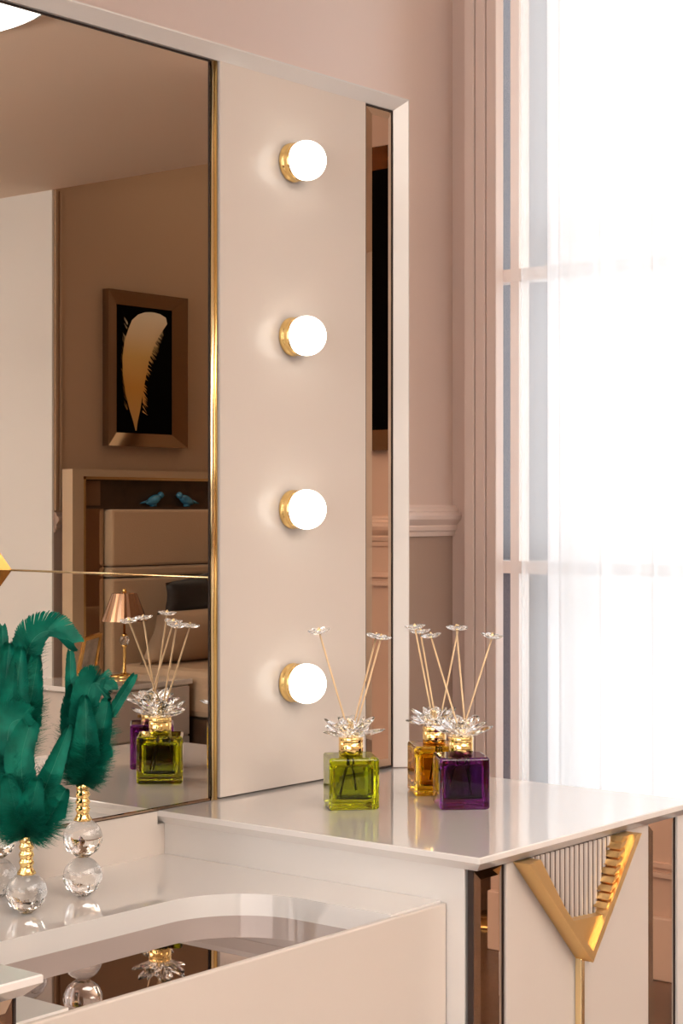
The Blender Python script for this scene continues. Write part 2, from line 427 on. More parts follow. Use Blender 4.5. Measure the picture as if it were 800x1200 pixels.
# frame: sides and top with a sloping inner face, mitred corners
def frame_piece(inner, outer):      # inner/outer: 2 points each (x,z) ; profile: inner y=-.008, outer y=-.022
    bm = bmesh.new(); lip = .0025
    def sh(p, q, d): v = V((q[0]-p[0], q[1]-p[1])); v.normalize(); return v*d
    rows = []
    for (i, o_) in zip(inner, outer):
        dx, dz = o_[0]-i[0], o_[1]-i[1]; L = max(abs(dx), abs(dz)); k = (L-lip)/L
        m_ = (i[0]+dx*k, i[1]+dz*k)
        rows.append([bm.verts.new((i[0], .004, i[1])), bm.verts.new((i[0], -.0075, i[1])), bm.verts.new((m_[0], -.0220, m_[1])),
                     bm.verts.new((o_[0], -.0220, o_[1])), bm.verts.new((o_[0], .036, o_[1]))])
        rows[-1].append(bm.verts.new((i[0], .036, i[1])))
    for k in range(6): bm.faces.new((rows[0][k], rows[0][(k+1) % 6], rows[1][(k+1) % 6], rows[1][k]))
    bm.faces.new(rows[0]); bm.faces.new(rows[1][::-1])
    return bm
XI, ZI, XO, ZO = 2.1480, 1.7945, 2.1685, 1.8125
obj('frame_side', frame_piece([(XI, .8015), (XI, ZI)], [(XO, .8015), (XO, ZO)]), M['frame'], mu)
obj('frame_side', frame_piece([(mu2(XI), .8015), (mu2(XI), ZI)], [(mu2(XO), .8015), (mu2(XO), ZO)]), M['frame'], mu)
obj('frame_top', frame_piece([(mu2(XI), ZI), (XI, ZI)], [(mu2(XO), ZO), (XO, ZO)]), M['frame'], mu)
XM = 1.7520
b = B(mu2(XM)+.003, XM-.003, .0, .004, .8035, 1.7945); obj('mirror_glass', b, M['mirror'], mu)
b = bmesh.new()
box(b, XM-.0026, XM-.0008, -.0008, .004, .8015, ZI); box(b, mu2(XM), mu2(XM)+.003, -.0012, .004, .8015, ZI)
box(b, mu2(XM), XM, -.0015, .004, ZI-.0022, ZI); box(b, mu2(XM), XM, -.002, .004, .7995, .8008)
obj('mirror_edge', b, M['edge'], mu)
b = B(mu2(XM), XM-.003, -.003, .0, .8008, .8035); obj('bottom_lip', b, M['bronze'], mu)
for s in (1, -1):
    F = (lambda x: x) if s > 0 else mu2
    for xx, r_, m_ in ((1.7548, .0028, 'gold_pale'), (1.7600, .0036, 'gold')):
        b = bmesh.new(); pts = [(F(xx)+r_*math.cos(a)*(1), -.0015-1.1*r_*math.sin(a)) for a in [PI*k/8 for k in range(9)]]
        pts = [(F(xx)+r_, .0035)]+pts+[(F(xx)-r_, .0035)]
        prism(b, pts, 2, .8008, ZI); o = obj('gold_bead', b, M[m_], mu)
        for f in o.data.polygons:
            if abs(f.normal.z) < .5: f.use_smooth = True
    x0, x1 = sorted((F(1.7640), F(2.0795)))
    b = B(x0, x1, -.008, .004, .8035, ZI); obj('light_panel', b, M['lacquer'], mu)
    x0, x1 = sorted((F(2.0820), F(2.1455))); bevelled_strip(x0, x1, .8045, ZI-.003, -.006, mu, bw=.012)
b = B(1.009, 1.6525, -.0008, .03, .782, .7992); box(b, .9965, 1.6655, -.0008, .03, .742, .782); obj('back_rail', b, M['lacquer'], mu)

# globe lights on the panels
for i, z in enumerate((1.6793, 1.4341, 1.1912, .9475)):
    nth = ('top', 'second from the top', 'third from the top', 'lowest')[i]
    for s in (1, -1):
        x = 1.9103 if s > 0 else mu2(1.9103)
        if s > 0: lab = {0: 'lit white globe bulb in gold ring, topmost of four on the cream panel',
                         1: 'lit white globe bulb in gold ring, second from the top of the cream panel',
                         2: 'lit white globe bulb in gold ring, third from the top, level with the chair rail',
                         3: 'lit white globe bulb in gold ring, lowest of four, just above the green bottle'}[i]
        else: continue
        t = thing('globe_light', lab, 'light', (x, -.008, z), 'globe lights on the mirror panel')
        b = lathe(bmesh.new(), [(.0, .0), (.0262, .0), (.0275, .0015), (.0275, .0065), (.0262, .0080), (.0262, .0105), (.0270, .012), (.0270, .0165), (.0255, .018), (.0, .018)], (x, -.008, z), 'y', 40)
        obj('base', b, M['gold_chrome'], t)
        b = ball(bmesh.new(), (x, -.0365, z), .0280, 40, 24); o = obj('bulb', b, M['bulb'], t)

# ------------------------------------------------------------------ reed diffusers
CX, SX = math.cos(math.radians(39.067)), math.sin(math.radians(39.067))
RGT = V((SX, -CX, 0)); FWD = V((CX, SX, 0))                   # across / away from the viewer, in the room
def petal(bm, base, direction, up, L, W, T):
    """a faceted, pointed crystal petal"""
    d = direction.normalized(); s = d.cross(up).normalized(); n = s.cross(d).normalized()
    st = [(0, .3, .6), (.22, .78, 1), (.52, 1, .9), (.80, .78, .6), (.93, .42, .35)]
    rings = []
    for t, w, h in st:
        c = base+d*L*t
        rings.append([bm.verts.new(c+s*W*w*.5*a+n*T*h*.5*b_) for a, b_ in ((-1, 0), (-.45, .8), (.45, .8), (1, 0), (.45, -.9), (-.45, -.9))])
    tip = bm.verts.new(base+d*L)
    for a, c in zip(rings, rings[1:]):
        for k in range(6): bm.faces.new((a[k], a[(k+1) % 6], c[(k+1) % 6], c[k]))
    for k in range(6): bm.faces.new((rings[-1][k], rings[-1][(k+1) % 6], tip))
    bm.faces.new(rings[0][::-1])
def glass_box(w, h, rr=.006):
    bm = bmesh.new(); box(bm, -w/2, w/2, -w/2, w/2, 0, h)
    bmesh.ops.bevel(bm, geom=list(bm.edges), offset=rr*.55, segments=3, affect='EDGES', profile=.5)
    b2 = bmesh.new(); q = w/2-.0065; box(b2, -q, q, -q, q, .012, h-.009)
    bmesh.ops.bevel(b2, geom=list(b2.edges), offset=rr*1.1, segments=3, affect='EDGES', profile=.5)
    me = bpy.data.meshes.new('tmp'); bmesh.ops.recalc_face_normals(b2, faces=b2.faces); bmesh.ops.reverse_faces(b2, faces=b2.faces)
    bmesh.ops.recalc_face_normals(bm, faces=bm.faces)
    b2.to_mesh(me); bm.from_mesh(me); b2.free(); bpy.data.meshes.remove(me)
    return bm
def plain(name, bm, m, parent, smooth=False):
    me = bpy.data.meshes.new(name); 
    if smooth:
        for f in bm.faces: f.smooth = True
    bm.to_mesh(me); bm.free(); me.materials.append(m)
    o = bpy.data.objects.new(name, me); C.objects.link(o); o.parent = parent; return o
def diffuser(x, y, rz, glass, label, heads, seed, w=.0655):
    """heads: flower heads as (across, away, height) from the bottle's foot"""
    rnd = random.Random(seed); z0 = .8003
    t = bpy.data.objects.new('reed_diffuser', None); C.objects.link(t); t.location = (x, y, z0); t.empty_display_size = .03
    tag(t, label, 'reed diffuser', 'reed diffusers on the right cabinet top')
    R = Matrix.Rotation(rz, 3, 'Z')
    b = glass_box(w, .0675); bmesh.ops.rotate(b, matrix=R, verts=b.verts, cent=(0, 0, 0))
    o = plain('bottle', b, glass, t)
    b = lathe(bmesh.new(), [(.0, .0676), (.0158, .0676), (.0158, .0700), (.0162, .0704), (.0162, .0840), (.0158, .0843), (.0158, .0850), (.0162, .0853), (.0162, .0905), (.0155, .0915), (.0, .0915)], (0, 0, 0), 'z', 40)
    bmesh.ops.recalc_face_normals(b, faces=b.faces); plain('collar', b, M['gold_chrome'], t)
    up = V((0, 0, 1))
    n = 6; a0 = rnd.uniform(0, 1)
    for tier, (L, W, el, zz, k0) in enumerate(((.039, .027, 14, .0935, 0), (.035, .024, 32, .0965, .5), (.021, .017, 56, .1010, .2))):
        cnt = (5, 5, 4)[tier]
        for k in range(cnt):
            a = a0+2*PI*(k+k0)/cnt; e = math.radians(el+rnd.uniform(-4, 4))
            d = V((math.cos(a)*math.cos(e), math.sin(a)*math.cos(e), math.sin(e)))
            b = bmesh.new(); petal(b, V((math.cos(a)*.006, math.sin(a)*.006, zz)), d, up, L*rnd.uniform(.93, 1.05), W, .0078)
            bmesh.ops.recalc_face_normals(b, faces=b.faces); plain('petal', b, M['petal'], t)
    b = bmesh.new(); ball(b, (0, 0, .1035), .0052, 12, 8); plain('centre_bead', b, M['gold_pale'], t)
    for (p, q, h, foot) in heads:
        top = RGT*p+FWD*q+up*h; ft = RGT*foot+FWD*rnd.uniform(-.006, .006)
        dirn = (top-(ft+up*.100)).normalized()
        ax = (top-(ft+up*.10)); bot = ft+up*.10-ax*(.072/ max(ax.z, .05))*1.0
        lim = w/2-.012
        bot = V((max(-lim, min(lim, bot.x)), max(-lim, min(lim, bot.y)), .018))
        b = tube(bmesh.new(), [bot, ft+up*.10, top], .00125, 8); bmesh.ops.recalc_face_normals(b, faces=b.faces)
        rd = plain('reed', b, M['reed'], t)
        b = bmesh.new(); a1 = rnd.uniform(0, 1); tl = dirn.lerp(up, .55).normalized()
        s = tl.cross(V((1, 0, 0))).normalized(); s2 = tl.cross(s)
        for k in range(6):
            a = a1+k*PI/3; d = (s*math.cos(a)+s2*math.sin(a)+tl*.26)
            petal(b, top+d*.0016, d, tl, .0136, .0112, .0058)
        bmesh.ops.recalc_face_normals(b, faces=b.faces); plain('flower_head', b, M['petal'], rd)
        b = bmesh.new(); ball(b, top+tl*.0032, .0026, 10, 8); ball(b, top+tl*.0055, .0014, 8, 6); plain('bead', b, M['gold_pale'], rd)
    return t
diffuser(1.8353, -.1762, math.radians(-43), M['green_glass'], 'green glass cube bottle with crystal flower and reeds, beside the lowest bulb',
         [(-.0410, -.048, .2320, -.004), (.0342, .047, .2190, .002), (.0400, .028, .2185, .006)], 3)
diffuser(1.9290, -.2870, math.radians(-45), M['purple_glass'], 'purple glass cube bottle with crystal flower and reeds, nearest the door pull',
         [(-.0380, .028, .2205, -.003), (-.0045, .0225, .2315, .006), (.0400, -.009, .2225, .003)], 5)
diffuser(1.9985, -.1930, math.radians(-44), M['amber_glass'], 'amber yellow glass cube bottle half hidden behind the purple bottle',
         [(-.0270, -.006, .2270, -.002), (-.0190, .006, .2200, .002), (.0330, .004, .2250, .008)], 8)

# ------------------------------------------------------------------ crystal ball stands with feathers
def interp(pts, t):
    """Catmull-Rom through pts"""
    n = len(pts)-1; s = min(t*n, n-1e-6); i = int(s); u = s-i
    g = lambda k: pts[max(0, min(n, k))]
    p0, p1, p2, p3 = g(i-1), g(i), g(i+1), g(i+2)
    return .5*((2*p1)+(p2-p0)*u+(2*p0-5*p1+4*p2-p3)*u*u+(-p0+3*p1-3*p2+p3)*u**3)
def feather(parent, pts, W, seed, face=0, pointed=False, vane0=.45, fluff=1.0):
    """pts: spine points (across, away, up) in metres from the neck; W: half width of the vane"""
    rnd = random.Random(seed); bm = bmesh.new()
    P = [RGT*p[0]+FWD*p[1]+V((0, 0, p[2])) for p in pts]
    N = 34; sp = [interp(P, k/N) for k in range(N+1)]
    tube(bm, sp, [max(.00018, .0008*(1-k/N)) for k in range(N+1)], 5, 1)
    wdir = (RGT*math.cos(face)+FWD*math.sin(face)).normalized()
    def frame(t):
        p = interp(P, t); d = (interp(P, min(1, t+.02))-interp(P, max(0, t-.02))).normalized()
        s = (wdir-d*wdir.dot(d))
        if s.length < .2: s = V((0, 0, 1))-d*d.z
        s.normalize(); return p, d, s, d.cross(s).normalized()
    def barb(t, side, L, ang, lift, w, curl, mi=0, tap=.75):
        p, d, s, n = frame(t); prev = None; K = 4
        for k in range(K+1):
            u = k/K
            q = p+s*side*L*math.sin(ang)*u+d*L*math.cos(ang)*(u**1.35)+n*(lift*u+curl*u*u)
            ww = w*(1-u*tap)
            a, c = bm.verts.new(q-d*ww*.5), bm.verts.new(q+d*ww*.5)
            if prev: 
                f = bm.faces.new((prev[0], prev[1], c, a)); f.material_index = mi; f.smooth = True
            prev = (a, c)
    # closed vane
    nb = 300
    for k in range(nb):
        t = vane0+(1-vane0)*(k/nb)
        u = (t-vane0)/(1-vane0)
        env = (math.sin(PI*min(1, .30+u*.66))**.5) if not pointed else (1-u)**.6*1.1
        env = max(env, .12)
        for side in (-1, 1):
            L = W*env*rnd.uniform(.93, 1.03)*1.35
            barb(t, side, L, rnd.uniform(.58, .66), W*.20*side*.5+rnd.uniform(-.0004, .0004), .0030, -W*.25, 0, .45)
    # downy barbs
    nf = int(1500*fluff)
    for k in range(nf):
        t = rnd.uniform(.02, 1)**1.15*(vane0+.30); side = rnd.choice((-1, 1))
        L = W*rnd.uniform(.6, 1.55)*(1-.35*max(0, t-vane0)/.3)
        barb(t, side, L, rnd.uniform(.45, 1.25), rnd.uniform(-1, 1)*W*.95, .00065, rnd.uniform(-1, 1)*W*.6, 0)
    me = bpy.data.meshes.new('feather'); bm.to_mesh(me); bm.free()
    me.materials.append(M['feather']); me.materials.append(M['quill'])
    o = bpy.data.objects.new('feather', me); C.objects.link(o); o.parent = parent; return o
def crystal_ball(parent, zc, r, seed):
    bm = bmesh.new(); bmesh.ops.create_icosphere(bm, subdivisions=4, radius=r)
    # ground facets round the lower half, smooth crown
    for v in bm.verts:
        if v.co.z < -.25*r:
            a = math.atan2(v.co.y, v.co.x); e = math.asin(max(-1, min(1, v.co.z/r)))
            na = 10; a2 = (math.floor(a/(2*PI/na))+.5)*(2*PI/na); e2 = -(.42 if e > -.72 else (.98 if e > -1.22 else 1.5708))
            nrm = V((math.cos(a2)*math.cos(e2), math.sin(a2)*math.cos(e2), math.sin(e2)))
            dd = v.co.dot(nrm)
            if dd > .945*r: v.co -= nrm*(dd-.945*r)
    for f in bm.faces: f.smooth = f.calc_center_median().z > -.2*r
    for v in bm.verts: v.co.z += zc
    return plain('crystal_ball', bm, M['crystal'], parent)
def gold_neck(parent, z0, h=.043):
    prof = [(.0, 0), (.0100, 0), (.0100, .002), (.0078, .006), (.0068, .009), (.0078, .0115), (.0085, .0135), (.0078, .0155), (.0066, .0175),
            (.0078, .020), (.0084, .022), (.0078, .0245), (.0064, .0265), (.0076, .0285), (.0082, .0305), (.0078, .033), (.0070, .0345), (.0074, .037), (.0082, .0425), (.0070, .043), (.0, .043)]
    b = lathe(bmesh.new(), [(r, z0+q*h/.043) for r, q in prof], (0, 0, 0), 'z', 28)
    for v in b.verts:                                      # cast, slightly irregular ornament
        a = math.atan2(v.co.y, v.co.x); k = 1+.07*math.sin(6*a+v.co.z*700)
        v.co.x *= k; v.co.y *= k
    bmesh.ops.recalc_face_normals(b, faces=b.faces); return plain('neck', b, M['gold_chrome'], parent)
def stand(x, y, balls, label, feathers, seed, scale):
    t = bpy.data.objects.new('feather_stand', None); C.objects.link(t); t.location = (x, y, .7423); t.empty_display_size = .03
    tag(t, label, 'feather ornament', 'crystal ball feather stands on the desk')
    r = .0229; z = .0
    for k in range(balls):
        crystal_ball(t, z+r*.985, r, seed+k); z += 2*r*.97
    gold_neck(t, z-.0015); zn = z+.040
    for k, (pts, W, face, pointed, v0, fl) in enumerate(feathers):
        # pts in pixels of the feather's own scale: (across, up, away)
        P = [(p[0]*scale, p[2]*scale if len(p) > 2 else 0, zn+p[1]*scale) for p in pts]
        feather(t, P, W*scale, seed*31+k, face, pointed, v0, fl)
    return t
A_f = [([(0, 1), (-10, 45), (-14, 100, 4), (-16, 155, 8)], 9, .3, False, .50, .5),
       ([(0, 1), (0, 45), (4, 92, -4), (13, 120, -6), (30, 112, -8)], 21, 0, False, .22, .9),
       ([(2, 1), (16, 40), (34, 84), (60, 128)], 8, .2, False, .62, .5),
       ([(-1, 1), (-12, 30, 4), (-16, 76, 6), (-12, 112, 6)], 17, .5, False, .3, 1.2),
       ([(1, 1), (14, 30, -6), (25, 68, -6), (30, 100, -4)], 17, -.4, True, .35, 1.3),
       ([(0, 1), (4, 30, -10), (6, 66, -14), (4, 104, -10)], 20, 0, True, .2, 1.2),
       ([(0, 1), (14, 20, -8), (26, 46, -8)], 15, 0, True, .6, 1.0)]
stand(1.4223, -.1086, 2, 'double crystal ball stand with green feathers, at right of the three', A_f, 2, .00099)
B_f = [([(0, 1), (-12, 45), (-22, 92), (-20, 130, 6), (-2, 138, 8)], 24, 0, False, .2, 1.1),
       ([(1, 1), (17, 45), (34, 88), (50, 130)], 18, .25, True, .25, 1.0),
       ([(0, 1), (0, 40, -8), (-4, 90, -12), (4, 128, -8)], 22, 0, False, .25, 1.0),
       ([(1, 1), (24, 18, -4), (46, 56, -4)], 18, -.3, True, .5, 1.5),
       ([(-1, 1), (-24, 25), (-44, 66)], 20, .4, True, .4, 1.5),
       ([(0, 1), (6, 26, -14), (16, 70, -18)], 20, 0, True, .3, 1.4),
       ([(0, 1), (-8, 26, -14), (-18, 74, -18)], 20, 0, True, .3, 1.4)]
stand(1.3226, -.1253, 1, 'shorter single crystal ball stand with gold neck and green feathers, frontmost of the three', B_f, 3, .00095)
C_f = [([(0, 1), (18, 60), (28, 120, -6), (40, 166, -8), (62, 180, -8), (88, 166, -6)], 23, 0, False, .30, 1.0),
       ([(0, 1), (8, 65, -8), (8, 130, -8), (6, 184, -4)], 10, .3, False, .4, .7),
       ([(2, 1), (26, 50, -10), (40, 100, -12), (48, 150, -10)], 22, -.2, True, .35, 1.7),
       ([(0, 1), (6, 60, -10), (0, 150, -12)], 22, .1, False, .35, 1.0),
       ([(1, 1), (16, 50, -16), (24, 100, -20), (30, 160, -16)], 24, 0, True, .3, 1.7),
       ([(0, 1), (12, 50, -16), (12, 110, -20), (16, 165, -16)], 24, 0, True, .3, 1.5)]
stand(1.3560, -.0370, 2, 'double crystal ball stand with the tallest green feathers, cut by the left picture edge', C_f, 5, .00100)

# ------------------------------------------------------------------ bed alcove, seen in the mirror
YA = -4.0
def bevel_picture(cx, cz, w, h, place, label, depth=.048, fw=.074, seed=1, plume=True):
    """bronze-mirror bevelled frame round a black print with a plume; place maps (u, out, z) to the room"""
    t = thing('framed_picture', label, 'picture', place(cx, 0, cz-h/2))
    bm = bmesh.new()
    o = [(cx-w/2, cz-h/2), (cx+w/2, cz-h/2), (cx+w/2, cz+h/2), (cx-w/2, cz+h/2)]
    i = [(cx-w/2+fw, cz-h/2+fw*.8), (cx+w/2-fw, cz-h/2+fw*.8), (cx+w/2-fw, cz+h/2-fw*.8), (cx-w/2+fw, cz+h/2-fw*.8)]
    v0 = [bm.verts.new(place(p[0], .001, p[1])) for p in o]; v1 = [bm.verts.new(place(p[0], depth*.8, p[1])) for p in o]
    v2 = [bm.verts.new(place(p[0], .010, p[1])) for p in i]; v3 = [bm.verts.new(place(p[0], .001, p[1])) for p in i]
    for k in range(4):
        k2 = (k+1) % 4
        for a, c in ((v0, v1), (v1, v2), (v2, v3), (v3, v0)): bm.faces.new((a[k], a[k2], c[k2], c[k]))
    obj('frame', bm, M['picture_bronze'], t)
    bm = bmesh.new()
    q = [place(p[0], .008, p[1]) for p in i]; q2 = [place(p[0], .002, p[1]) for p in i]
    a = [bm.verts.new(p) for p in q]; c = [bm.verts.new(p) for p in q2]
    bm.faces.new(a); bm.faces.new(c[::-1])
    for k in range(4): bm.faces.new((a[k], a[(k+1) % 4], c[(k+1) % 4], c[k]))
    art = obj('print', bm, M['blackart'], t)
    if not plume: return t
    # plume: spine curving up, tip bent to the right
    rnd = random.Random(seed); bm = bmesh.new(); iw, ih = w-2*fw, h-1.6*fw
    rows = [(502, 157, 158.2), (492, 154.5, 159.5), (478, 150, 162.5), (462, 146, 165), (440, 142.5, 169), (420, 142, 173), (400, 144.5, 180),
            (386, 149, 188), (376, 153, 194.5), (369, 160, 193), (365.5, 168, 186), (364.5, 175, 179)]
    U = lambda px: (px-167.5)/65; Z_ = lambda py: (432.5-py)/145
    pv = None
    for (ya, la, ra), (yb, lb, rb) in zip(rows, rows[1:]):
        K = max(1, int((ya-yb)/1.6))
        for k in range(K):
            a, c = k/K, (k+1)/K
            y0_, y1_ = ya+(yb-ya)*a, ya+(yb-ya)*c; l0, l1 = la+(lb-la)*a, la+(lb-la)*c; r0, r1 = ra+(rb-ra)*a, ra+(rb-ra)*c
            rag = 0
            bm.faces.new([bm.verts.new(place(cx+U(u)*iw, .0086, cz+Z_(q)*ih)) for u, q in ((l0, y0_), (r0, y0_), (r1, y1_), (l1, y1_))])
    for k in range(110):                                   # loose barbs along the outer edge
        q = rnd.uniform(378, 480); l = 142+abs(q-430)*.08; r_ = 168+max(0, 440-q)*.33
        if k % 2: e = [(l+1, q), (l+2.2, q+1.2), (l-2.6, q-6)]
        else: e = [(r_-3, q-1), (r_-3, q+1.5), (r_+rnd.uniform(1, 4), q+rnd.uniform(4, 9))]
        bm.faces.new([bm.verts.new(place(cx+U(u)*iw, .0088+k*.00002, cz+Z_(v)*ih)) for u, v in e])
    obj('plume_print', bm, M['featherart'], art)
    return t
bevel_picture(5.572, 1.806, .489, .675, lambda u, o_, z: (u, YA+o_, z), 'black picture of a white and gold feather above the bed, seen in the mirror')
bevel_picture(-1.50, 1.79, .46, .86, lambda u, o_, z: (XW-o_, u, z), 'tall dark picture on the window wall, a sliver in the bronze strip beside the bulbs', seed=4, plume=False)

bed = thing('bed', 'beige upholstered bed with gold-edged tall headboard, seen in the mirror', 'bed', (6.1, -3.2, 0))
yb0, yb1 = -3.998+.035, -3.90
b = bmesh.new(); box(b, 5.064, 5.126, yb0, yb1, 0, 1.362); box(b, 7.03, 7.09, yb0, yb1, 0, 1.362); box(b, 5.126, 7.03, yb0, yb1, 1.332, 1.362)
obj('headboard_frame', b, mat('headboard_lacquer', (.52, .38, .25), .25), bed)
b = bmesh.new(); box(b, 5.126, 5.136, yb0, yb1+.004, .2, 1.332); box(b, 5.126, 7.03, yb0, yb1+.004, 1.320, 1.332)
obj('headboard_bead', b, M['gold_pale'], bed)
b = B(5.136, 7.03, yb0, yb0+.02, .2, 1.320); obj('headboard_back', b, M['darkwood'], bed)
b = B(5.140, 5.252, yb0+.02, yb0+.05, .3, 1.20); obj('side_mirror', b, M['bronze'], bed)
b = B(5.140, 5.252, yb0+.02, yb0+.03, 1.21, 1.315); obj('upper_side_panel', b, mat('brown_panel', (.22, .12, .06), .3), bed)
b = B(5.136, 7.03, yb0+.02, yb1, 1.196, 1.206); obj('shelf', b, M['darkwood'], bed)
for z0, z1 in ((.952, 1.194), (.905, .948), (.30, .900)):
    b = B(5.262, 7.0, yb0+.02, yb1+.03, z0, z1, bev=.012); obj('headboard_cushion', b, M['fabric'], bed, smooth=False)
b = B(5.275, 7.0, -3.86, -1.85+(-.35), .10, .34); obj('bed_base', b, M['darkwood'], bed)
b = B(5.285, 6.99, -3.86, -2.22, .34, .54, bev=.03); obj('mattress', b, M['sheet'], bed)
def pillow(cx, cy, cz, w, h, th, tilt, m, label, name, cat, roll=0, group=None):
    bm = bmesh.new(); n = 14; g = {}
    for s in (1, -1):
        for i in range(n+1):
            for j in range(n+1):
                u, v = i/n*2-1, j/n*2-1
                e = max(0, (1-abs(u)**2.6)*(1-abs(v)**2.6))**.5
                pu = u*(1-.06*(1-abs(v)))*1; pv = v*(1-.06*(1-abs(u)))
                if s == -1 and (i in (0, n) or j in (0, n)): continue
                g[s, i, j] = bm.verts.new((pu*w/2, s*th/2*e+.003*math.sin(7*u+5*v), pv*h/2))
    G = lambda s, i, j: g.get((s, i, j)) or g[1, i, j]
    for s in (1, -1):
        for i in range(n):
            for j in range(n): bm.faces.new((G(s, i, j), G(s, i+1, j), G(s, i+1, j+1), G(s, i, j+1))).smooth = True
    bmesh.ops.rotate(bm, matrix=Matrix.Rotation(roll, 3, 'Y'), verts=bm.verts, cent=(0, 0, 0))
    bmesh.ops.rotate(bm, matrix=Matrix.Rotation(tilt, 3, 'X'), verts=bm.verts, cent=(0, 0, 0))
    bmesh.ops.translate(bm, vec=(cx, cy, cz), verts=bm.verts)
    return tag(obj(name, bm, m, loc=(cx, cy, cz-h/2), smooth=True), label, cat, group)
pillow(5.62, -3.68, .655, .66, .25, .14, -.45, M['sheet'], 'beige pillow lying on the bed below the black cushion, seen in the mirror', 'pillow', 'pillow')
pillow(5.66, -3.72, .835, .46, .17, .10, -.25, M['black'], 'black cushion tilted on top of the beige pillow, seen in the mirror', 'cushion', 'cushion', roll=-.16)

# blue birds on the headboard shelf
def bird(x, flip, label):
    bm = bmesh.new(); c = V((x, -3.925, 1.2065)); s = flip
    bmesh.ops.create_uvsphere(bm, u_segments=14, v_segments=10, radius=1)
    for v in bm.verts:
        X_, Y_, Z_ = v.co; k = 1-.35*max(0, -X_)
        v.co = V((s*(X_*.046+.0), Y_*.020*k, Z_*.023*k+.028+X_*.012))+c
    h = bmesh.ops.create_uvsphere(bm, u_segments=12, v_segments=8, radius=.0155)
    for v in h['verts']: v.co += V((s*.046, 0, .050))+c
    a = [bm.verts.new(c+V((s*px_, py_, pz_))) for px_, py_, pz_ in ((-.035, -.01, .03), (-.035, .01, .03), (-.085, 0, .012), (-.035, 0, .014))]
    for q in ((0, 1, 2), (1, 3, 2), (3, 0, 2), (0, 3, 1)): bm.faces.new([a[k] for k in q])
    k_ = [bm.verts.new(c+V((s*px_, py_, pz_))) for px_, py_, pz_ in ((.058, -.004, .052), (.058, .004, .052), (.074, 0, .049), (.058, 0, .046))]
    for q in ((0, 1, 2), (1, 3, 2), (3, 0, 2), (0, 3, 1)): bm.faces.new([k_[k] for k in q])
    box(bm, c.x-.012, c.x+.012, c.y-.010, c.y+.010, c.z, c.z+.012)
    tag(obj('bird_figurine', bm, M['blue'], loc=c, smooth=True), label, 'figurine', 'blue figurines on the headboard shelf')
bird(5.560, 1, 'blue bird figurine on the headboard shelf, left one, seen in the mirror')
bird(5.770, -1, 'blue bird figurine on the headboard shelf, right one beside the gold beading')

# nightstand, table lamp and photo frame
ns = thing('nightstand', 'pale nightstand with dark side beside the bed, seen in the mirror', 'nightstand', (4.98, -3.62, 0))
b = B(4.70, 5.262, -3.86, -3.40, .485, .505, bev=.002); obj('top', b, M['top'], ns)
b = B(4.715, 5.25, -3.86, -3.415, .06, .485); box(b, 4.74, 5.22, -3.84, -3.45, 0, .06); obj('body', b, M['lacquer'], ns)
for z0, z1 in ((.08, .275), (.283, .478)):
    b = B(4.722, 5.243, -3.415, -3.400, z0, z1, bev=.002); d = obj('drawer', b, M['lacquer'], ns)
    b = B(4.95, 5.01, -3.400, -3.388, (z0+z1)/2-.005, (z0+z1)/2+.005); obj('handle', b, M['gold'], d)
lp = thing('table_lamp', 'gold table lamp with glossy gold shade and crystal ball stem, seen in the mirror', 'lamp', (5.12, -3.65, .505))
L0 = (5.12, -3.65, .505)
b = lathe(bmesh.new(), [(0, 0), (.055, 0), (.057, .004), (.055, .012), (.020, .016), (.008, .022), (.006, .06), (.006, .125), (.012, .128), (.012, .134), (.0, .134)], L0, 'z', 28); obj('base', b, M['gold'], lp)
b = ball(bmesh.new(), (5.12, -3.65, .505+.152), .021, 16, 10, smooth=False); obj('crystal_ball', b, M['crystal'], lp)
b = lathe(bmesh.new(), [(0, .170), (.012, .170), (.012, .178), (.005, .182), (.005, .345), (.010, .352), (.006, .362), (0, .366)], L0, 'z', 20); obj('stem', b, M['gold'], lp)
bm = bmesh.new(); n = 40; rr = [(.091, .232), (.050, .346), (.048, .346), (.089, .232)]; rings = []
for r_, h_ in rr: rings.append([bm.verts.new((5.12+r_*(1+.03*(k % 2))*math.cos(2*PI*k/n), -3.65+r_*(1+.03*(k % 2))*math.sin(2*PI*k/n), .505+h_)) for k in range(n)])
for a, c in zip(rings, rings[1:]+rings[:1]):
    for k in range(n): bm.faces.new((a[k], a[(k+1) % n], c[(k+1) % n], c[k]))
box(bm, 5.07, 5.17, -3.652, -3.648, .505+.340, .505+.343)
obj('lamp_shade', bm, mat('shade_foil', (.62, .40, .27), .14, metal=.9), lp)
pf = thing('photo_frame', 'small gold photo frame leaning on the nightstand beside the lamp, seen in the mirror', 'photo frame', (4.91, -3.66, .505))
Rm = Matrix.Rotation(math.radians(-14), 4, 'X') @ Matrix.Rotation(math.radians(-18), 4, 'Z')
def pbox(*a, name, m):
    bm = B(*a); bmesh.ops.transform(bm, matrix=Matrix.Translation((4.91, -3.66, .508)) @ Rm, verts=bm.verts)
    return obj(name, bm, m, pf)
bm = bmesh.new()
for a in ((-.07, -.055, 0, .19), (.055, .07, 0, .19), (-.055, .055, 0, .015), (-.055, .055, .175, .19)): box(bm, a[0], a[1], -.006, .006, a[2], a[3])
bmesh.ops.transform(bm, matrix=Matrix.Translation((4.91, -3.66, .508)) @ Rm, verts=bm.verts); obj('frame', bm, M['gold'], pf)
pbox(-.055, .055, -.004, .002, .015, .175, name='photo', m=M['photo'])

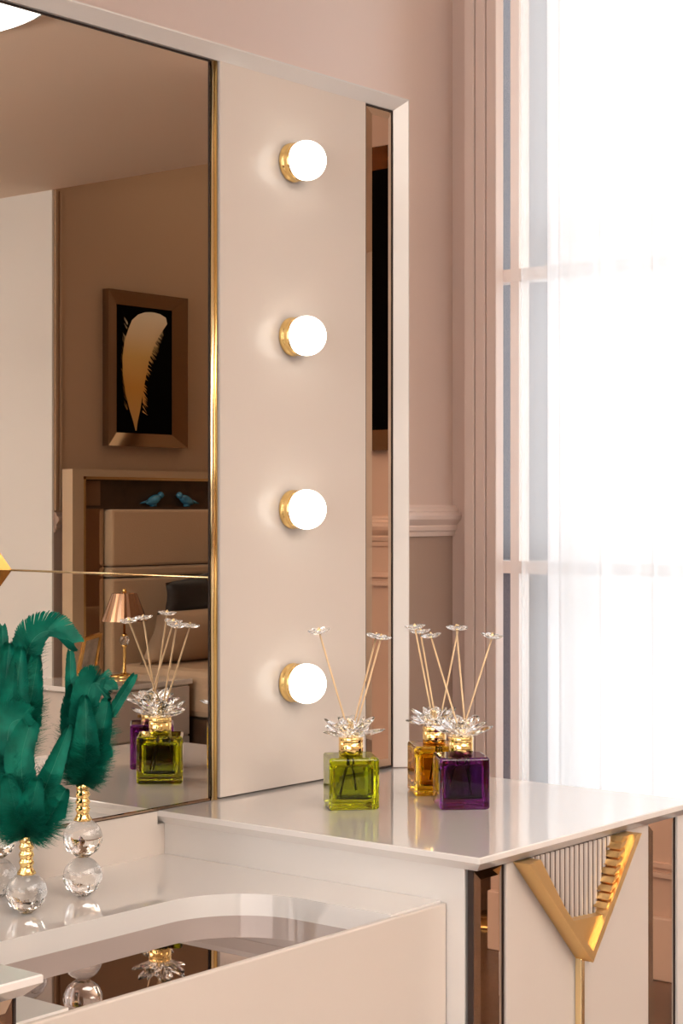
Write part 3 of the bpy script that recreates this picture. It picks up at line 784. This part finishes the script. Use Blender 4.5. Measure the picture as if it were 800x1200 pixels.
# gold rail in front of the bed, with a diamond finial
gr = thing('valet_rail', 'slim gold horizontal rail with a diamond finial, crossing the mirror reflection', 'rail', (4.3, -2.9, 0))
b = tube(bmesh.new(), [(4.3, -2.25, .9675), (4.3, -3.40, .972)], .0042, 10); obj('rail', b, M['gold_pale'], gr)
bm = bmesh.new(); pc = V((4.3, -3.452, .972))
vv = [bm.verts.new(pc+V(q)) for q in ((0, .066, 0), (0, -.066, 0), (0, 0, .062), (0, 0, -.062), (.016, 0, 0), (-.016, 0, 0))]
for e in (4, 5):
    for a, c in ((0, 2), (2, 1), (1, 3), (3, 0)): bm.faces.new((vv[a], vv[c], vv[e]))
obj('diamond_finial', bm, M['gold'], gr)
for y in (-2.25, -3.515):
    b = tube(bmesh.new(), [(4.3, y, .01), (4.3, y, .978)], .006, 12); lathe(b, [(0, 0), (.11, 0), (.11, .008), (.02, .014), (0, .014)], (4.3, y, 0), 'z', 28); obj('post', b, M['gold'], gr)

# round ceiling lamps
def ceil_lamp(x, y, r, label, zc=HC):
    t = thing('ceiling_lamp', label, 'lamp', (x, y, zc-.03))
    b = lathe(bmesh.new(), [(r-.006, .004), (r, .004), (r, .029), (0, .029), (0, .02), (r-.006, .02)], (x, y, zc-.03), 'z', 64); obj('rim', b, M['white'], t)
    b = lathe(bmesh.new(), [(0, 0), (r-.012, 0), (r-.007, .004), (r-.007, .019), (0, .019)], (x, y, zc-.03), 'z', 64); obj('diffuser', b, M['lampdisc'], t)
    return t
ceil_lamp(2.62, -2.16, .60, 'large round white ceiling lamp, its rim at the top left corner of the mirror')

# ------------------------------------------------------------------ light
def area(name, loc, rot, sx, sy, p, col=(1, 1, 1)):
    l = bpy.data.lights.new(name, 'AREA'); l.shape = 'RECTANGLE'; l.size = sx; l.size_y = sy; l.energy = p; l.color = col
    o = bpy.data.objects.new(name, l); C.objects.link(o); o.location = loc; o.rotation_euler = rot; return o
pl = area('window_daylight', (4.20, .0, 1.51), (0, PI/2, 0), 2.85, 2.35, 1, (1, 1, 1)); pl.data.cycles.is_portal = True   # guides the sky light through the window
area('overhead_fill', (.7, -3.0, 2.50), (0, 0, 0), 2.2, 2.2, 72, (1, .935, .87))  # added soft fill from overhead, no fitting modelled there
area('left_fill', (-2.15, -1.6, 1.45), (0, -PI/2, 0), 2.0, 3.0, 62, (1, .985, .97))  # added side fill; the left wall has no window
area('passage_fill', (3.6, -5.6, 2.46), (0, 0, 0), 1.6, 1.6, 20, (1, .95, .90))  # added fill to brighten the white passage wall
area('ceiling_fill', (1.1, -3.8, 1.9), (PI, 0, 0), .9, .9, 210, (1, .93, .86))  # added fill aimed upward to lighten the ceiling, no lamp body
area('alcove_fill', (6.2, -3.05, 2.92), (0, 0, 0), 1.8, 1.6, 7, (1, .82, .62))  # added warm fill for the bed wall and the picture's bevel
w = bpy.data.worlds.new('sky'); bpy.context.scene.world = w; w.use_nodes = True
w.node_tree.nodes['Background'].inputs[0].default_value = (.95, .975, 1, 1); w.node_tree.nodes['Background'].inputs[1].default_value = 4.8

# ------------------------------------------------------------------ camera
cam = bpy.data.cameras.new('camera'); co = bpy.data.objects.new('camera', cam); C.objects.link(co)
co.location = (0, -1.65, 1.19)
co.rotation_euler = (PI/2, 0, math.radians(39.0675-90))
cam.sensor_fit = 'VERTICAL'; cam.sensor_height = 36; cam.lens = 2094.28*36/1200
cam.shift_y = -2/1200; cam.clip_start = .02
bpy.context.scene.camera = co
s = bpy.context.scene
s.view_settings.view_transform = 'Standard'; s.view_settings.look = 'None'; s.view_settings.gamma = 1; s.view_settings.use_curve_mapping = False
s.view_settings.exposure = .18
s.cycles.use_denoising = True
s.cycles.max_bounces = 16; s.cycles.transmission_bounces = 14; s.cycles.glossy_bounces = 8; s.cycles.diffuse_bounces = 5; s.cycles.transparent_max_bounces = 16
s.cycles.caustics_reflective = False; s.cycles.caustics_refractive = False
s.cycles.sample_clamp_indirect = 6
for o in bpy.data.objects:
    if 'org' in o: del o['org']
